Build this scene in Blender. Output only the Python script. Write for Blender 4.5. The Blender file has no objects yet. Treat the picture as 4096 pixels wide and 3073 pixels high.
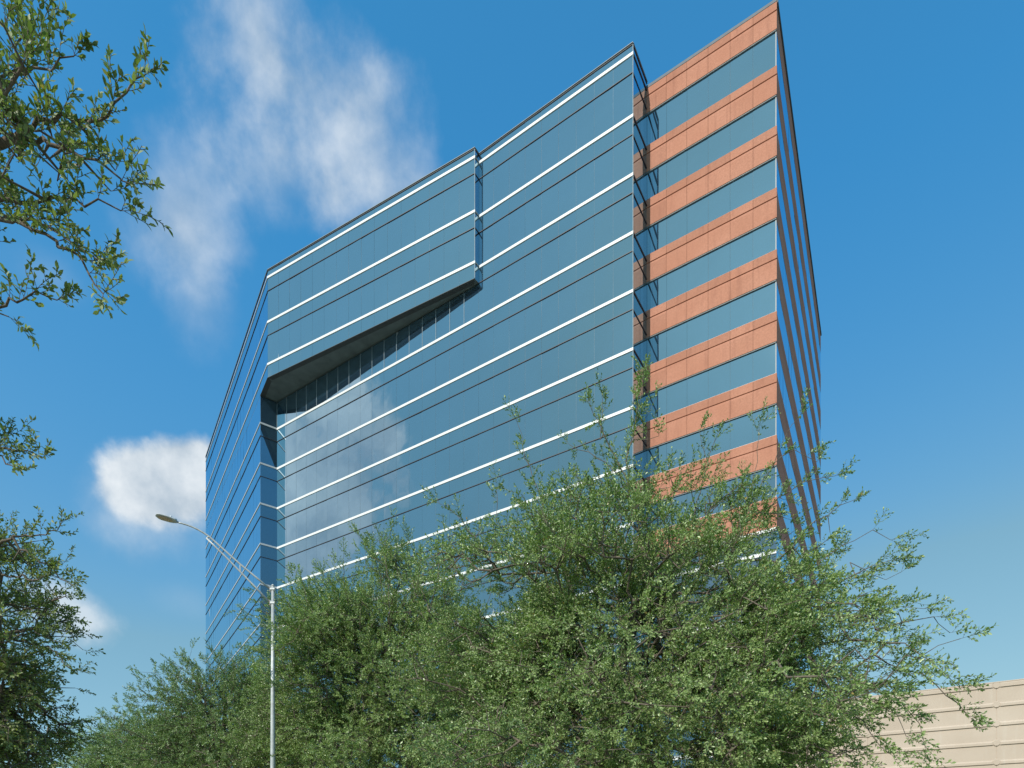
import bpy, math, random
import numpy as np
from mathutils import Vector

random.seed(7)
R = math.radians
sc = bpy.context.scene
col = sc.collection

# ------------------------------------------------------------------ camera
EYE = 1.6
F = 2467.0            # focal length in photo pixels (photo 4096 x 3073)
YH = 3398.0           # horizon row in the photo (below the frame: shift lens)
cam = bpy.data.cameras.new("camera")
cam.sensor_width = 36.0
cam.lens = 36.0 * F / 4096.0
cam.shift_y = (YH - 1536.5) / 4096.0
cam.clip_start = 0.1
cam.clip_end = 6000
cam_o = bpy.data.objects.new("camera", cam)
cam_o.location = (0, 0, EYE)
cam_o.rotation_euler = (R(90), 0, 0)
col.objects.link(cam_o)
sc.camera = cam_o

sc.view_settings.view_transform = 'Standard'
sc.view_settings.look = 'None'
sc.view_settings.gamma = 1.0
sc.view_settings.exposure = 0.4

# sun: measured from the shadow of the glass corner on the brick wing
SUN = Vector((-0.625, -0.780, 0.765)).normalized()
sun_l = bpy.data.lights.new("sun", 'SUN')
sun_l.energy = 3.0
sun_l.angle = R(0.5)
sun_l.color = (1.0, 0.945, 0.86)
sun_o = bpy.data.objects.new("sun", sun_l)
sun_o.rotation_euler = SUN.to_track_quat('Z', 'Y').to_euler()
sun_o.location = (0, 0, 90)
col.objects.link(sun_o)

# ------------------------------------------------------------------ node helper
class G:
    def __init__(s, nt): s.nt = nt
    def n(s, t, **kw):
        nd = s.nt.nodes.new(t)
        for k, v in kw.items():
            if k.startswith('i_'):
                key = k[2:]
                nd.inputs[int(key) if key.isdigit() else key.replace('_', ' ')].default_value = v
            else: setattr(nd, k, v)
        return nd
    def l(s, a, b): s.nt.links.new(a, b)
    def math(s, op, a, b=None, clamp=False):
        nd = s.n('ShaderNodeMath', operation=op); nd.use_clamp = clamp
        for i, v in enumerate((a, b)):
            if v is None: continue
            if isinstance(v, (int, float)): nd.inputs[i].default_value = v
            else: s.l(v, nd.inputs[i])
        return nd.outputs[0]
    def dot(s, a, vec):
        nd = s.n('ShaderNodeVectorMath', operation='DOT_PRODUCT')
        s.l(a, nd.inputs[0]); nd.inputs[1].default_value = vec
        return nd.outputs['Value']
    def mixc(s, fac, a, b, blend='MIX'):
        nd = s.n('ShaderNodeMix', data_type='RGBA', blend_type=blend)
        for sock, v in ((nd.inputs[0], fac), (nd.inputs[6], a), (nd.inputs[7], b)):
            if hasattr(v, 'is_linked') or hasattr(v, 'links'): s.l(v, sock)
            else: sock.default_value = v
        return nd.outputs[2]
    def ramp(s, v, pts, interp='LINEAR'):
        nd = s.n('ShaderNodeMapRange'); nd.interpolation_type = interp
        s.l(v, nd.inputs[0]); nd.inputs[1].default_value = pts[0]; nd.inputs[2].default_value = pts[1]
        nd.inputs[3].default_value = pts[2]; nd.inputs[4].default_value = pts[3]
        return nd.outputs[0]

# ------------------------------------------------------------------ world: sky and clouds
w = bpy.data.worlds.new("World"); sc.world = w; w.use_nodes = True
w.node_tree.nodes.clear()
g = G(w.node_tree)
sky = g.n('ShaderNodeTexSky', sky_type='NISHITA')
sky.sun_disc = False
sky.sun_elevation = math.asin(SUN.z)
sky.sun_rotation = math.atan2(SUN.x, SUN.y)
sky.altitude = 0
sky.air_density = 1.0
sky.dust_density = 0.6
sky.ozone_density = 3.0
tc = g.n('ShaderNodeTexCoord')
D = tc.outputs['Generated']
SKY_GAIN = 0.15
sep = g.n('ShaderNodeSeparateColor'); g.l(sky.outputs[0], sep.inputs[0])
cmb = g.n('ShaderNodeCombineColor')
EXPO = SKY_GAIN*1.32
gr = g.math('MULTIPLY', sep.outputs[1], EXPO)            # sky luminance drives its saturation: deep blue aloft, pale low down
t1 = g.ramp(gr, (0.235, 0.50, 0.0, 1.0)); t2 = g.ramp(gr, (0.42, 1.1, 0.0, 1.0))
go = g.math('MULTIPLY', g.math('POWER', gr, 0.67), 0.705/EXPO)
go = g.math('MULTIPLY', go, g.math('SUBTRACT', 1.0, g.math('MULTIPLY', g.ramp(gr, (0.45, 1.1, 0.0, 1.0)), 0.15)))
rr = g.math('ADD', g.math('ADD', 0.17, g.math('MULTIPLY', t1, 0.29)), g.math('MULTIPLY', t2, 0.16))
br = g.math('SUBTRACT', g.math('SUBTRACT', 2.19, g.math('MULTIPLY', t1, 0.76)), g.math('MULTIPLY', t2, 0.30))
g.l(g.math('MULTIPLY', go, rr), cmb.inputs[0]); g.l(go, cmb.inputs[1]); g.l(g.math('MULTIPLY', go, br), cmb.inputs[2])
skyc = cmb.outputs[0]

def pdir(px, py): return Vector((px - 2048, F, YH - py)).normalized()
def azel(az, el):
    a, e = R(az), R(el); return Vector((math.sin(a)*math.cos(e), math.cos(a)*math.cos(e), math.sin(e)))
# streaky noise used for the wispy clouds, finer billows for the cumulus
mp = g.n('ShaderNodeMapping'); g.l(D, mp.inputs[0]); mp.inputs['Rotation'].default_value = (0, R(28), 0); mp.inputs['Scale'].default_value = (1.35, 1.35, 0.85)
nz1 = g.n('ShaderNodeTexNoise', i_Scale=7.5, i_Detail=9.0, i_Roughness=0.58, i_Distortion=0.15); g.l(mp.outputs[0], nz1.inputs['Vector'])
nz2 = g.n('ShaderNodeTexNoise', i_Scale=15.0, i_Detail=8.0, i_Roughness=0.55); g.l(D, nz2.inputs['Vector'])
bil = nz2.outputs[0]
wis = g.math('ADD', g.math('MULTIPLY', nz1.outputs[0], 0.68), g.math('MULTIPLY', bil, 0.32))
def blob(c, ra, rb, rot, op, noise, amp, edge):
    """cloud patch about direction c; ra/rb half sizes (tangent units), rot degrees"""
    ex = c.cross(Vector((0, 0, 1))).normalized(); ey = ex.cross(c).normalized()
    a = R(rot); u = ex*math.cos(a) + ey*math.sin(a); v = -ex*math.sin(a) + ey*math.cos(a)
    dc = g.math('MAXIMUM', g.dot(D, c), 0.05)
    p = g.math('DIVIDE', g.dot(D, u/ra), dc); q = g.math('DIVIDE', g.dot(D, v/rb), dc)
    r2 = g.math('ADD', g.math('MULTIPLY', p, p), g.math('MULTIPLY', q, q))
    r = g.math('SQRT', r2)
    n_ = g.math('MULTIPLY', g.math('SUBTRACT', noise, 0.5), amp)
    val = g.math('ADD', g.math('SUBTRACT', 1.0, r), n_)
    m = g.ramp(val, (0.0, edge, 0.0, op), 'SMOOTHSTEP')
    return m
PX = 1.852 / F
def pb(x, y, rx, ry, rot, op, noise, amp, edge):   # patch centred where the photo shows it
    c = pdir(x*1.852, y*1.852)
    k = c.y   # gnomonic pixel -> tangent units about c
    return blob(c, rx*PX*k, ry*PX*k, rot, op, noise, amp, edge)
patches = [
    pb(560, 70, 150, 230, 12, 0.50, wis, 2.6, 1.2),
    pb(665, 245, 280, 200, -38, 0.52, wis, 2.6, 1.25),
    pb(810, 390, 280, 180, -38, 0.62, wis, 2.2, 1.2),
    pb(580, 350, 190, 130, 0, 0.34, wis, 2.0, 1.2),
    pb(385, 480, 150, 175, -30, 0.62, wis, 1.7, 1.15),
    pb(425, 640, 110, 130, -15, 0.34, wis, 1.8, 1.2),
    pb(350, 1052, 135, 96, 0, 1.0, bil, 0.95, 0.42),
    pb(425, 1030, 125, 92, 0, 1.0, bil, 0.85, 0.40),
    pb(300, 1072, 95, 66, 0, 0.85, bil, 0.9, 0.5),
    pb(335, 1110, 175, 130, 0, 0.6, wis, 1.5, 1.1),
    pb(135, 1325, 140, 85, -10, 0.7, bil, 1.5, 1.0),
    pb(110, 600, 120, 60, 0, 0.14, wis, 1.8, 1.2),
    pb(400, 1290, 90, 50, 0, 0.10, wis, 1.8, 1.2),
    # clouds behind the viewer, seen mirrored in the glass
    blob(azel(-98.5, 28.0), 0.13, 0.17, 20, 1.0, wis, 3.2, 0.42),
    blob(azel(-94.0, 30.5), 0.06, 0.09, 0, 0.8, wis, 1.8, 0.8),
    blob(azel(-104.0, 19.0), 0.10, 0.05, 0, 0.5, wis, 2.4, 0.9),
    blob(azel(-137.0, 22.0), 0.32, 0.20, 0, 0.85, wis, 2.0, 1.0),
    blob(azel(178.0, 24.0), 0.09, 0.06, 0, 0.5, bil, 1.6, 0.8),
]
dens = patches[0]
for p_ in patches[1:]:
    # union of opacities: 1-(1-a)(1-b)
    dens = g.math('SUBTRACT', 1.0, g.math('MULTIPLY', g.math('SUBTRACT', 1.0, dens), g.math('SUBTRACT', 1.0, p_)))
CLOUD = 0.76 / SKY_GAIN
ccol = g.mixc(g.ramp(bil, (0.35, 0.65, 0, 1)), (0.47*CLOUD, 0.57*CLOUD, 0.67*CLOUD, 1), (0.80*CLOUD, 0.86*CLOUD, 0.91*CLOUD, 1))
mixed = g.mixc(dens, skyc, ccol)
bg = g.n('ShaderNodeBackground', i_Strength=SKY_GAIN)
g.l(mixed, bg.inputs[0])
wo = g.n('ShaderNodeOutputWorld'); g.l(bg.outputs[0], wo.inputs[0])

# ------------------------------------------------------------------ materials
def mat(name):
    m = bpy.data.materials.new(name); m.use_nodes = True
    nt = m.node_tree; nt.nodes.clear(); gg = G(nt)
    b = gg.n('ShaderNodeBsdfPrincipled'); o = gg.n('ShaderNodeOutputMaterial'); gg.l(b.outputs[0], o.inputs[0])
    return m, gg, b, o
def simple(name, c, rough=0.6, metal=0.0, var=0.12, scale=3.0, bump=0.0, bscale=60.0, spec=0.5):
    m, gg, b, o = mat(name)
    t = gg.n('ShaderNodeTexCoord')
    nz = gg.n('ShaderNodeTexNoise', i_Scale=scale, i_Detail=6.0); gg.l(t.outputs['Object'], nz.inputs['Vector'])
    f = gg.ramp(nz.outputs[0], (0.3, 0.7, 0, 1))
    lo = tuple(x*(1-var) for x in c)+(1,); hi = tuple(min(1, x*(1+var)) for x in c)+(1,)
    gg.l(gg.mixc(f, lo, hi), b.inputs['Base Color'])
    b.inputs['Roughness'].default_value = rough; b.inputs['Metallic'].default_value = metal
    b.inputs['Specular IOR Level'].default_value = spec
    if bump:
        nb = gg.n('ShaderNodeTexNoise', i_Scale=bscale, i_Detail=3.0); gg.l(t.outputs['Object'], nb.inputs['Vector'])
        bp = gg.n('ShaderNodeBump', i_Strength=bump, i_Distance=0.02); gg.l(nb.outputs[0], bp.inputs['Height'])
        gg.l(bp.outputs[0], b.inputs['Normal'])
    return m
def glass_mat(name, ior, body, tint, wav=0.35):
    m, gg, b, o = mat(name)
    t = gg.n('ShaderNodeTexCoord')
    nz = gg.n('ShaderNodeTexNoise', i_Scale=0.55, i_Detail=1.5); gg.l(t.outputs['Object'], nz.inputs['Vector'])
    bp = gg.n('ShaderNodeBump', i_Strength=wav, i_Distance=0.02); gg.l(nz.outputs[0], bp.inputs['Height'])
    gl = gg.n('ShaderNodeBsdfGlossy', i_Roughness=0.012); gl.inputs['Color'].default_value = tint+(1,)
    gg.l(bp.outputs[0], gl.inputs['Normal'])
    df = gg.n('ShaderNodeBsdfDiffuse'); 
    nz2 = gg.n('ShaderNodeTexNoise', i_Scale=0.25, i_Detail=3.0); gg.l(t.outputs['Object'], nz2.inputs['Vector'])
    gg.l(gg.mixc(nz2.outputs[0], tuple(x*0.6 for x in body)+(1,), tuple(x*1.4 for x in body)+(1,)), df.inputs['Color'])
    lw = gg.n('ShaderNodeLayerWeight', i_Blend=0.5)          # coated glass: base reflectance rising steeply towards grazing
    fr_ = gg.math('ADD', ior, gg.math('MULTIPLY', gg.math('POWER', lw.outputs['Facing'], 1.0), 1.0-ior), True)
    ms = gg.n('ShaderNodeMixShader'); gg.l(fr_, ms.inputs[0]); gg.l(df.outputs[0], ms.inputs[1]); gg.l(gl.outputs[0], ms.inputs[2])
    gg.l(ms.outputs[0], o.inputs[0])
    return m

M = {}
M['glass'] = glass_mat('reflective_glass', 0.17, (0.020, 0.048, 0.082), (0.62, 0.86, 1.0))
M['spandrel'] = glass_mat('spandrel_glass', 0.16, (0.022, 0.050, 0.080), (0.62, 0.86, 0.98))
M['seam'] = simple('glazing_seam', (0.30, 0.36, 0.39), 0.6)
M['mullion'] = simple('dark_mullion', (0.035, 0.03, 0.035), 0.5)
M['white_metal'] = simple('white_aluminium', (0.80, 0.81, 0.80), 0.45, var=0.03)
M['slate_cap'] = simple('slate_blue_cap', (0.085, 0.115, 0.14), 0.6)
M['grey_metal'] = simple('dimmed_aluminium', (0.52, 0.54, 0.56), 0.45, var=0.04)  # copy of the white band metal, dimmer light on grazing faces put into its colour
M['coping'] = simple('grey_coping', (0.22, 0.26, 0.27), 0.5)
M['soffit'] = simple('dark_soffit_panel', (0.12, 0.145, 0.145), 0.8, var=0.2, scale=1.2)
M['soffit_trim'] = simple('black_soffit_trim', (0.05, 0.052, 0.05), 0.6)
M['roof'] = simple('roof_membrane', (0.35, 0.34, 0.32), 0.9)
M['grey_core'] = simple('core_wall', (0.18, 0.19, 0.2), 0.9)

def brick_mat(name, c):
    m, gg, b, o = mat(name)
    t = gg.n('ShaderNodeTexCoord')
    fine = gg.n('ShaderNodeTexNoise', i_Scale=9.0, i_Detail=8.0, i_Roughness=0.75); gg.l(t.outputs['Object'], fine.inputs['Vector'])
    big = gg.n('ShaderNodeTexNoise', i_Scale=0.45, i_Detail=5.0); gg.l(t.outputs['Object'], big.inputs['Vector'])
    mp_ = gg.n('ShaderNodeMapping'); mp_.inputs['Scale'].default_value = (2.6, 2.6, 0.25); gg.l(t.outputs['Object'], mp_.inputs[0])
    st = gg.n('ShaderNodeTexNoise', i_Scale=1.1, i_Detail=5.0, i_Roughness=0.65); gg.l(mp_.outputs[0], st.inputs['Vector'])
    a = gg.mixc(gg.ramp(fine.outputs[0], (0.3, 0.7, 0, 1)), tuple(x*0.80 for x in c)+(1,), tuple(x*1.18 for x in c)+(1,))
    a = gg.mixc(gg.ramp(big.outputs[0], (0.35, 0.65, 0, 0.55)), a, (c[0]*0.86, c[1]*0.80, c[2]*0.76, 1))
    a = gg.mixc(gg.ramp(st.outputs[0], (0.53, 0.74, 0, 0.5)), a, (c[0]*0.62, c[1]*0.58, c[2]*0.60, 1))
    ge = gg.n('ShaderNodeNewGeometry')
    hs = gg.n('ShaderNodeHueSaturation'); gg.l(gg.ramp(ge.outputs['Random Per Island'], (0, 1, 0.91, 1.07)), hs.inputs['Value']); gg.l(a, hs.inputs['Color']); a = hs.outputs[0]
    gg.l(a, b.inputs['Base Color'])
    b.inputs['Roughness'].default_value = 0.95; b.inputs['Specular IOR Level'].default_value = 0.2
    bp = gg.n('ShaderNodeBump', i_Strength=0.5, i_Distance=0.02); gg.l(fine.outputs[0], bp.inputs['Height']); gg.l(bp.outputs[0], b.inputs['Normal'])
    return m
M['brick'] = brick_mat('terracotta_precast', (0.52, 0.245, 0.165))
def beige_mat():
    m, gg, b, o = mat('beige_precast')
    t = gg.n('ShaderNodeTexCoord')
    big = gg.n('ShaderNodeTexNoise', i_Scale=0.5, i_Detail=6.0); gg.l(t.outputs['Object'], big.inputs['Vector'])
    mp_ = gg.n('ShaderNodeMapping'); mp_.inputs['Scale'].default_value = (3.0, 3.0, 0.3); gg.l(t.outputs['Object'], mp_.inputs[0])
    st = gg.n('ShaderNodeTexNoise', i_Scale=1.3, i_Detail=6.0, i_Roughness=0.7); gg.l(mp_.outputs[0], st.inputs['Vector'])
    fine = gg.n('ShaderNodeTexNoise', i_Scale=30.0, i_Detail=4.0); gg.l(t.outputs['Object'], fine.inputs['Vector'])
    a = gg.mixc(gg.ramp(big.outputs[0], (0.3, 0.7, 0, 1)), (0.50, 0.41, 0.325, 1), (0.575, 0.48, 0.39, 1))
    a = gg.mixc(gg.ramp(st.outputs[0], (0.55, 0.8, 0, 0.35)), a, (0.70, 0.65, 0.57, 1))
    a = gg.mixc(gg.ramp(fine.outputs[0], (0.4, 0.7, 0, 0.15)), a, (0.42, 0.36, 0.29, 1))
    gg.l(a, b.inputs['Base Color']); b.inputs['Roughness'].default_value = 0.92; b.inputs['Specular IOR Level'].default_value = 0.2
    bp = gg.n('ShaderNodeBump', i_Strength=0.25, i_Distance=0.01); gg.l(fine.outputs[0], bp.inputs['Height']); gg.l(bp.outputs[0], b.inputs['Normal'])
    return m
M['beige'] = beige_mat()
M['galv'] = simple('galvanised_steel', (0.50, 0.52, 0.51), 0.5, metal=0.25, var=0.14, scale=9.0)
M['lamp_body'] = simple('lamp_grey_paint', (0.55, 0.57, 0.58), 0.4, var=0.06)
M['rust'] = simple('rusty_clamp', (0.33, 0.20, 0.11), 0.75, var=0.4, scale=25)
M['lens'] = simple('lamp_lens', (0.66, 0.50, 0.38), 0.3, var=0.3, scale=30)
M['dark'] = simple('black_plastic', (0.02, 0.02, 0.02), 0.4)
M['asphalt'] = simple('asphalt', (0.11, 0.107, 0.10), 0.9, var=0.2, scale=2, bump=0.3)
M['lawn'] = simple('dry_lawn', (0.17, 0.165, 0.10), 0.95, var=0.4, scale=1.5, bump=0.6, bscale=20)
M['walk'] = simple('concrete_walk', (0.42, 0.40, 0.36), 0.9, var=0.1, scale=2)
M['paint'] = simple('road_paint', (0.75, 0.74, 0.70), 0.7, var=0.06)

def bark_mat():
    m, gg, b, o = mat('oak_bark')
    t = gg.n('ShaderNodeTexCoord')
    nz = gg.n('ShaderNodeTexNoise', i_Scale=14.0, i_Detail=7.0, i_Roughness=0.7); gg.l(t.outputs['Object'], nz.inputs['Vector'])
    gg.l(gg.mixc(gg.ramp(nz.outputs[0], (0.3, 0.7, 0, 1)), (0.07, 0.055, 0.042, 1), (0.24, 0.20, 0.15, 1)), b.inputs['Base Color'])
    b.inputs['Roughness'].default_value = 0.95
    bp = gg.n('ShaderNodeBump', i_Strength=0.6, i_Distance=0.02); gg.l(nz.outputs[0], bp.inputs['Height']); gg.l(bp.outputs[0], b.inputs['Normal'])
    return m
M['bark'] = bark_mat()
def leaf_mat(name, dark, light, warm, trans=0.24, gloss=0.36):
    m, gg, b, o = mat(name)
    at = gg.n('ShaderNodeAttribute', attribute_name='tone')
    t = gg.n('ShaderNodeTexCoord')
    nz = gg.n('ShaderNodeTexNoise', i_Scale=0.9, i_Detail=3.0); gg.l(t.outputs['Object'], nz.inputs['Vector'])
    f = gg.math('ADD', gg.math('MULTIPLY', at.outputs['Fac'], 0.65), gg.math('MULTIPLY', gg.ramp(nz.outputs[0], (0.3, 0.7, 0, 1)), 0.35))
    c = gg.mixc(f, dark+(1,), light+(1,))
    c = gg.mixc(gg.ramp(at.outputs['Fac'], (0.93, 0.99, 0, 1)), c, warm+(1,))
    # paler underside of the leaf
    ge = gg.n('ShaderNodeNewGeometry')
    c = gg.mixc(gg.math('MULTIPLY', ge.outputs['Backfacing'], 0.45), c, (light[0]*1.7, light[1]*1.45, light[2]*2.0, 1))
    gg.l(c, b.inputs['Base Color']); b.inputs['Roughness'].default_value = gloss; b.inputs['Specular IOR Level'].default_value = 0.6
    tr = gg.n('ShaderNodeBsdfTranslucent'); gg.l(gg.mixc(1.0, c, (1.5, 1.7, 0.6, 1), 'MULTIPLY'), tr.inputs['Color'])
    ms = gg.n('ShaderNodeMixShader'); ms.inputs[0].default_value = trans
    gg.l(b.outputs[0], ms.inputs[1]); gg.l(tr.outputs[0], ms.inputs[2]); gg.l(ms.outputs[0], o.inputs[0])
    return m
M['leaf'] = leaf_mat('oak_leaf', (0.045, 0.110, 0.028), (0.29, 0.42, 0.125), (0.34, 0.25, 0.07))
M['leaf_mid'] = leaf_mat('oak_leaf_mid', (0.038, 0.100, 0.030), (0.29, 0.42, 0.12), (0.26, 0.22, 0.07))
M['leaf_deep'] = leaf_mat('oak_leaf_deep', (0.036, 0.094, 0.034), (0.23, 0.35, 0.11), (0.24, 0.20, 0.07))
M['leaf_near'] = leaf_mat('oak_leaf_near', (0.045, 0.090, 0.024), (0.23, 0.31, 0.10), (0.30, 0.25, 0.10), trans=0.3, gloss=0.55)

# ------------------------------------------------------------------ mesh helpers
class MB:
    def __init__(s): s.v = []; s.f = []
    def quad(s, a, b, c, d):
        i = len(s.v); s.v += [tuple(a), tuple(b), tuple(c), tuple(d)]; s.f.append((i, i+1, i+2, i+3))
    def poly(s, pts):
        i = len(s.v); s.v += [tuple(p) for p in pts]; s.f.append(tuple(range(i, i+len(pts))))
    def hexa(s, p):   # 8 points: 0-3 bottom loop, 4-7 top loop
        i = len(s.v); s.v += [tuple(q) for q in p]
        for f in ((0,3,2,1),(4,5,6,7),(0,1,5,4),(1,2,6,5),(2,3,7,6),(3,0,4,7)): s.f.append(tuple(i+k for k in f))
    def tube(s, pts, rad, n=12, caps=True):
        pts = [Vector(p) for p in pts]; base = len(s.v)
        prev = None
        for k, p in enumerate(pts):
            d = (pts[min(k+1, len(pts)-1)] - pts[max(k-1, 0)]).normalized()
            if prev is None:
                ref = Vector((0, 0, 1)) if abs(d.z) < 0.9 else Vector((1, 0, 0)); x = d.cross(ref).normalized()
            else: x = (prev - d*prev.dot(d)).normalized()
            prev = x; y = d.cross(x)
            r = rad[k] if isinstance(rad, (list, tuple)) else rad
            for j in range(n):
                a = 2*math.pi*j/n; s.v.append(tuple(p + x*math.cos(a)*r + y*math.sin(a)*r))
        for k in range(len(pts)-1):
            for j in range(n):
                a = base+k*n+j; b = base+k*n+(j+1) % n; s.f.append((a, b, b+n, a+n))
        if caps:
            s.f.append(tuple(base+j for j in reversed(range(n)))); s.f.append(tuple(base+(len(pts)-1)*n+j for j in range(n)))
    def build(s, name, m, parent=None, smooth=False):
        me = bpy.data.meshes.new(name); me.from_pydata(s.v, [], s.f); me.update()
        if smooth:
            for p in me.polygons: p.use_smooth = True
        me.materials.append(m)
        o = bpy.data.objects.new(name, me); col.objects.link(o)
        if parent: o.parent = parent
        return o
def tag(o, label=None, cat=None, group=None, kind=None):
    if label: o['label'] = label
    if cat: o['category'] = cat
    if group: o['group'] = group
    if kind: o['kind'] = kind
    return o
def empty(name, label, cat, group=None):
    o = bpy.data.objects.new(name, None); o.empty_display_size = 0.5; col.objects.link(o)
    return tag(o, label, cat, group)
def at(px, py, Y): return Vector(((px-2048)/F*Y, Y, EYE+(YH-py)/F*Y))

# ------------------------------------------------------------------ ground
def sheet(name, pts, z, m):
    b = MB(); b.poly([(x, y, z) for x, y in pts]); return tag(b.build(name, m), kind='structure')
sheet('ground', [(-3000, -3000), (3000, -3000), (3000, 3000), (-3000, 3000)], 0.0, M['lawn'])
U = Vector((-0.8497, 0.5273)); N = Vector((-0.5273, -0.8497))   # along the long facade (away), and out of it
def P2(a, b): q = Vector((0, 26)) + U*a - N*b; return (q.x, q.y)
def strip(name, b0, b1, z, m, a0=-200, a1=200): return sheet(name, [P2(a0, b0), P2(a1, b0), P2(a1, b1), P2(a0, b1)], z, m)
strip('road', -46, -28.4, 0.004, M['asphalt'])
strip('lane_marking', -37.3, -37.15, 0.008, M['paint'])
b = MB()
for (b0, b1) in ((-28.4, -28.2),):
    q = [P2(-200, b0), P2(200, b0), P2(200, b1), P2(-200, b1)]
    b.hexa([(x, y, 0.001) for x, y in q] + [(x, y, 0.14) for x, y in q])
tag(b.build('kerb', M['walk']), kind='structure')
strip('pavement', -28.19, -24.5, 0.02, M['walk'])
strip('path', 6.0, 9.0, 0.004, M['walk'])

# ------------------------------------------------------------------ office tower
H = 4.0                                       # storey height
def plan(px, s): Y = F*H/s; return Vector(((px-2048)/F*Y, Y))
pA = plan(1071.3, 167.4); pB = plan(1898.5, 202.65); pC = plan(2530.5, 232.95)
pE = plan(1108.4, 158.7); pF = plan(1041.4, 161.1); pG = plan(823.4, 113.4)
pD = plan(1915.3, 200.8)
pK = plan(2587.3, 221.6); pR = plan(3106.0, 247.0); pT = plan(3282.4, 149.8)
# put D exactly on the line E-C, F exactly on A-G
def proj(p, a, c): d = (c-a).normalized(); return a + d*((p-a).dot(d))
pD = proj(pD, pE, pC); pF = proj(pF, pA, pG)
def z(h): return EYE + H*h
tower = empty('office_tower', 'tall blue mirror glass office tower with white bands and a terracotta right wing', 'office building')
rng = random.Random(3)

TOP = 13.85
bands = [k+0.61 for k in range(0, 12)] + [12.617, 13.685]
lines = [k+0.27 for k in range(0, 13)] + [13.336]

def outward(p0, p1):   # wall runs p0 -> p1 from left to right as seen from outside
    d = (p1-p0).normalized(); return d, Vector((d.y, -d.x))
def V3(p, h): return Vector((p.x, p.y, z(h)))

def panels(mb, p0, p1, h0, h1, mod, off=0.010, gap=0.012, tilt=0.0038, start=0.0):
    d, n = outward(p0, p1); L = (p1-p0).length
    nn = max(1, round(L/mod)); wd = L/nn
    for i in range(nn):
        a = p0 + d*(i*wd+gap/2); c = p0 + d*((i+1)*wd-gap/2)
        tx = rng.gauss(0, tilt)*wd/2; tz = rng.gauss(0, tilt)*(h1-h0)*H/2*0.6
        zb, zt = z(h0)+gap/2, z(h1)-gap/2
        q = []
        for (p, sx) in ((a, -1), (c, 1)):
            for (zz, sz) in ((zb, -1), (zt, 1)):
                o = off + sx*tx + sz*tz
                q.append(Vector((p.x+n.x*o, p.y+n.y*o, zz)))
        mb.quad(q[0], q[2], q[3], q[1])
def bar(mb, p0, p1, h0, h1, o0, o1, e0=0.0, e1=0.0):
    """horizontal bar on the wall from height h0 to h1 (storeys), between offsets o0 and o1 (m); e0/e1 lengthen the ends"""
    d, n = outward(p0, p1); a = p0 - d*e0; c = p1 + d*e1
    zb, zt = z(h0), z(h1)
    pts = []
    for zz in (zb, zt):
        for (p, o) in ((a, o0), (a, o1), (c, o1), (c, o0)):
            pts.append(Vector((p.x+n.x*o, p.y+n.y*o, zz)))
    mb.hexa([pts[0], pts[3], pts[2], pts[1], pts[4], pts[7], pts[6], pts[5]])
def glass_wall(p0, p1, hb, ht, mod=1.446, e0=0.0, e1=0.0, coping=True, label=None, bh=0.050, bm='white_metal'):
    core = MB(); d, n = outward(p0, p1)
    core.quad(V3(p0, hb), V3(p1, hb), V3(p1, ht-0.012), V3(p0, ht-0.012))
    wall = core.build('glass_wall', M['seam'], tower)
    if label: wall['label'] = label
    cuts = sorted([x for x in bands if hb+0.02 < x < ht] + [x for x in lines if hb+0.02 < x < ht] + [hb] + [ht-0.04 if coping else ht-0.002])
    for lo, hi in zip(cuts[:-1], cuts[1:]):
        vis = lo in bands or (lo == hb and hi in lines)
        lo_ = lo
        hi_ = hi - (bh if hi in bands else 0.006)
        if hi_ - lo_ < 0.02: continue
        mb = MB(); panels(mb, p0, p1, lo_ + (0.005 if lo in lines else 0), hi_, mod)
        mb.build('window_band' if vis else 'spandrel_band', M['glass'] if vis else M['spandrel'], wall)
    for x in bands:
        if hb+0.02 < x < ht:
            mb = MB(); bar(mb, p0, p1, x-bh, x, 0.0, 0.06, e0, e1); mb.build('metal_band', M[bm], wall)
    for x in lines:
        if hb+0.02 < x < ht-0.05:
            mb = MB(); bar(mb, p0, p1, x-0.006, x+0.005, 0.0, 0.055, e0*0.5, e1*0.5); mb.build('mullion', M['mullion'], wall)
    if coping:
        mb = MB(); bar(mb, p0, p1, ht-0.010, ht, -0.3, 0.07, e0*0.7, e1*0.7); mb.build('coping', M['coping'], wall)
        mb = MB(); bar(mb, p0, p1, ht-0.040, ht-0.0305, 0.0, 0.05, 0, 0); mb.build('coping_joint', M['mullion'], wall)
        mb = MB(); panels(mb, p0, p1, ht-0.030, ht-0.0105, mod*2); mb.build('coping_fascia', M['coping'], wall)
    return wall
def corner_post(p, h0, h1, m, w_=0.05, n=None, off=0.045):
    mb = MB(); q = p + n*off
    pts = [(q.x+dx, q.y+dy, z(h)) for h in (h0, h1) for dx, dy in ((-w_/2, -w_/2), (w_/2, -w_/2), (w_/2, w_/2), (-w_/2, w_/2))]
    mb.hexa(pts); return mb.build('corner_post', m, tower)

SOF = 11.27
# slim vertical bars between the recessed windows under the overhang
def recess_bars(wall_, p0, p1, h0, h1, mod):
    d, n = outward(p0, p1); L = (p1-p0).length; nn = round(L/mod); wd = L/nn
    for i in range(0, nn):
        q = p0 + d*(i*wd + 0.02); mb = MB(); pts = []
        for h in (h0, h1):
            for (s_, o) in ((-0.016, 0.0), (-0.016, 0.030), (0.016, 0.030), (0.016, 0.0)):
                r_ = q + d*s_ + n*o; pts.append((r_.x, r_.y, z(h)))
        mb.hexa([pts[0], pts[3], pts[2], pts[1], pts[4], pts[7], pts[6], pts[5]])
        mb.build('vertical_mullion', M['seam'], wall_)
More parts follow.
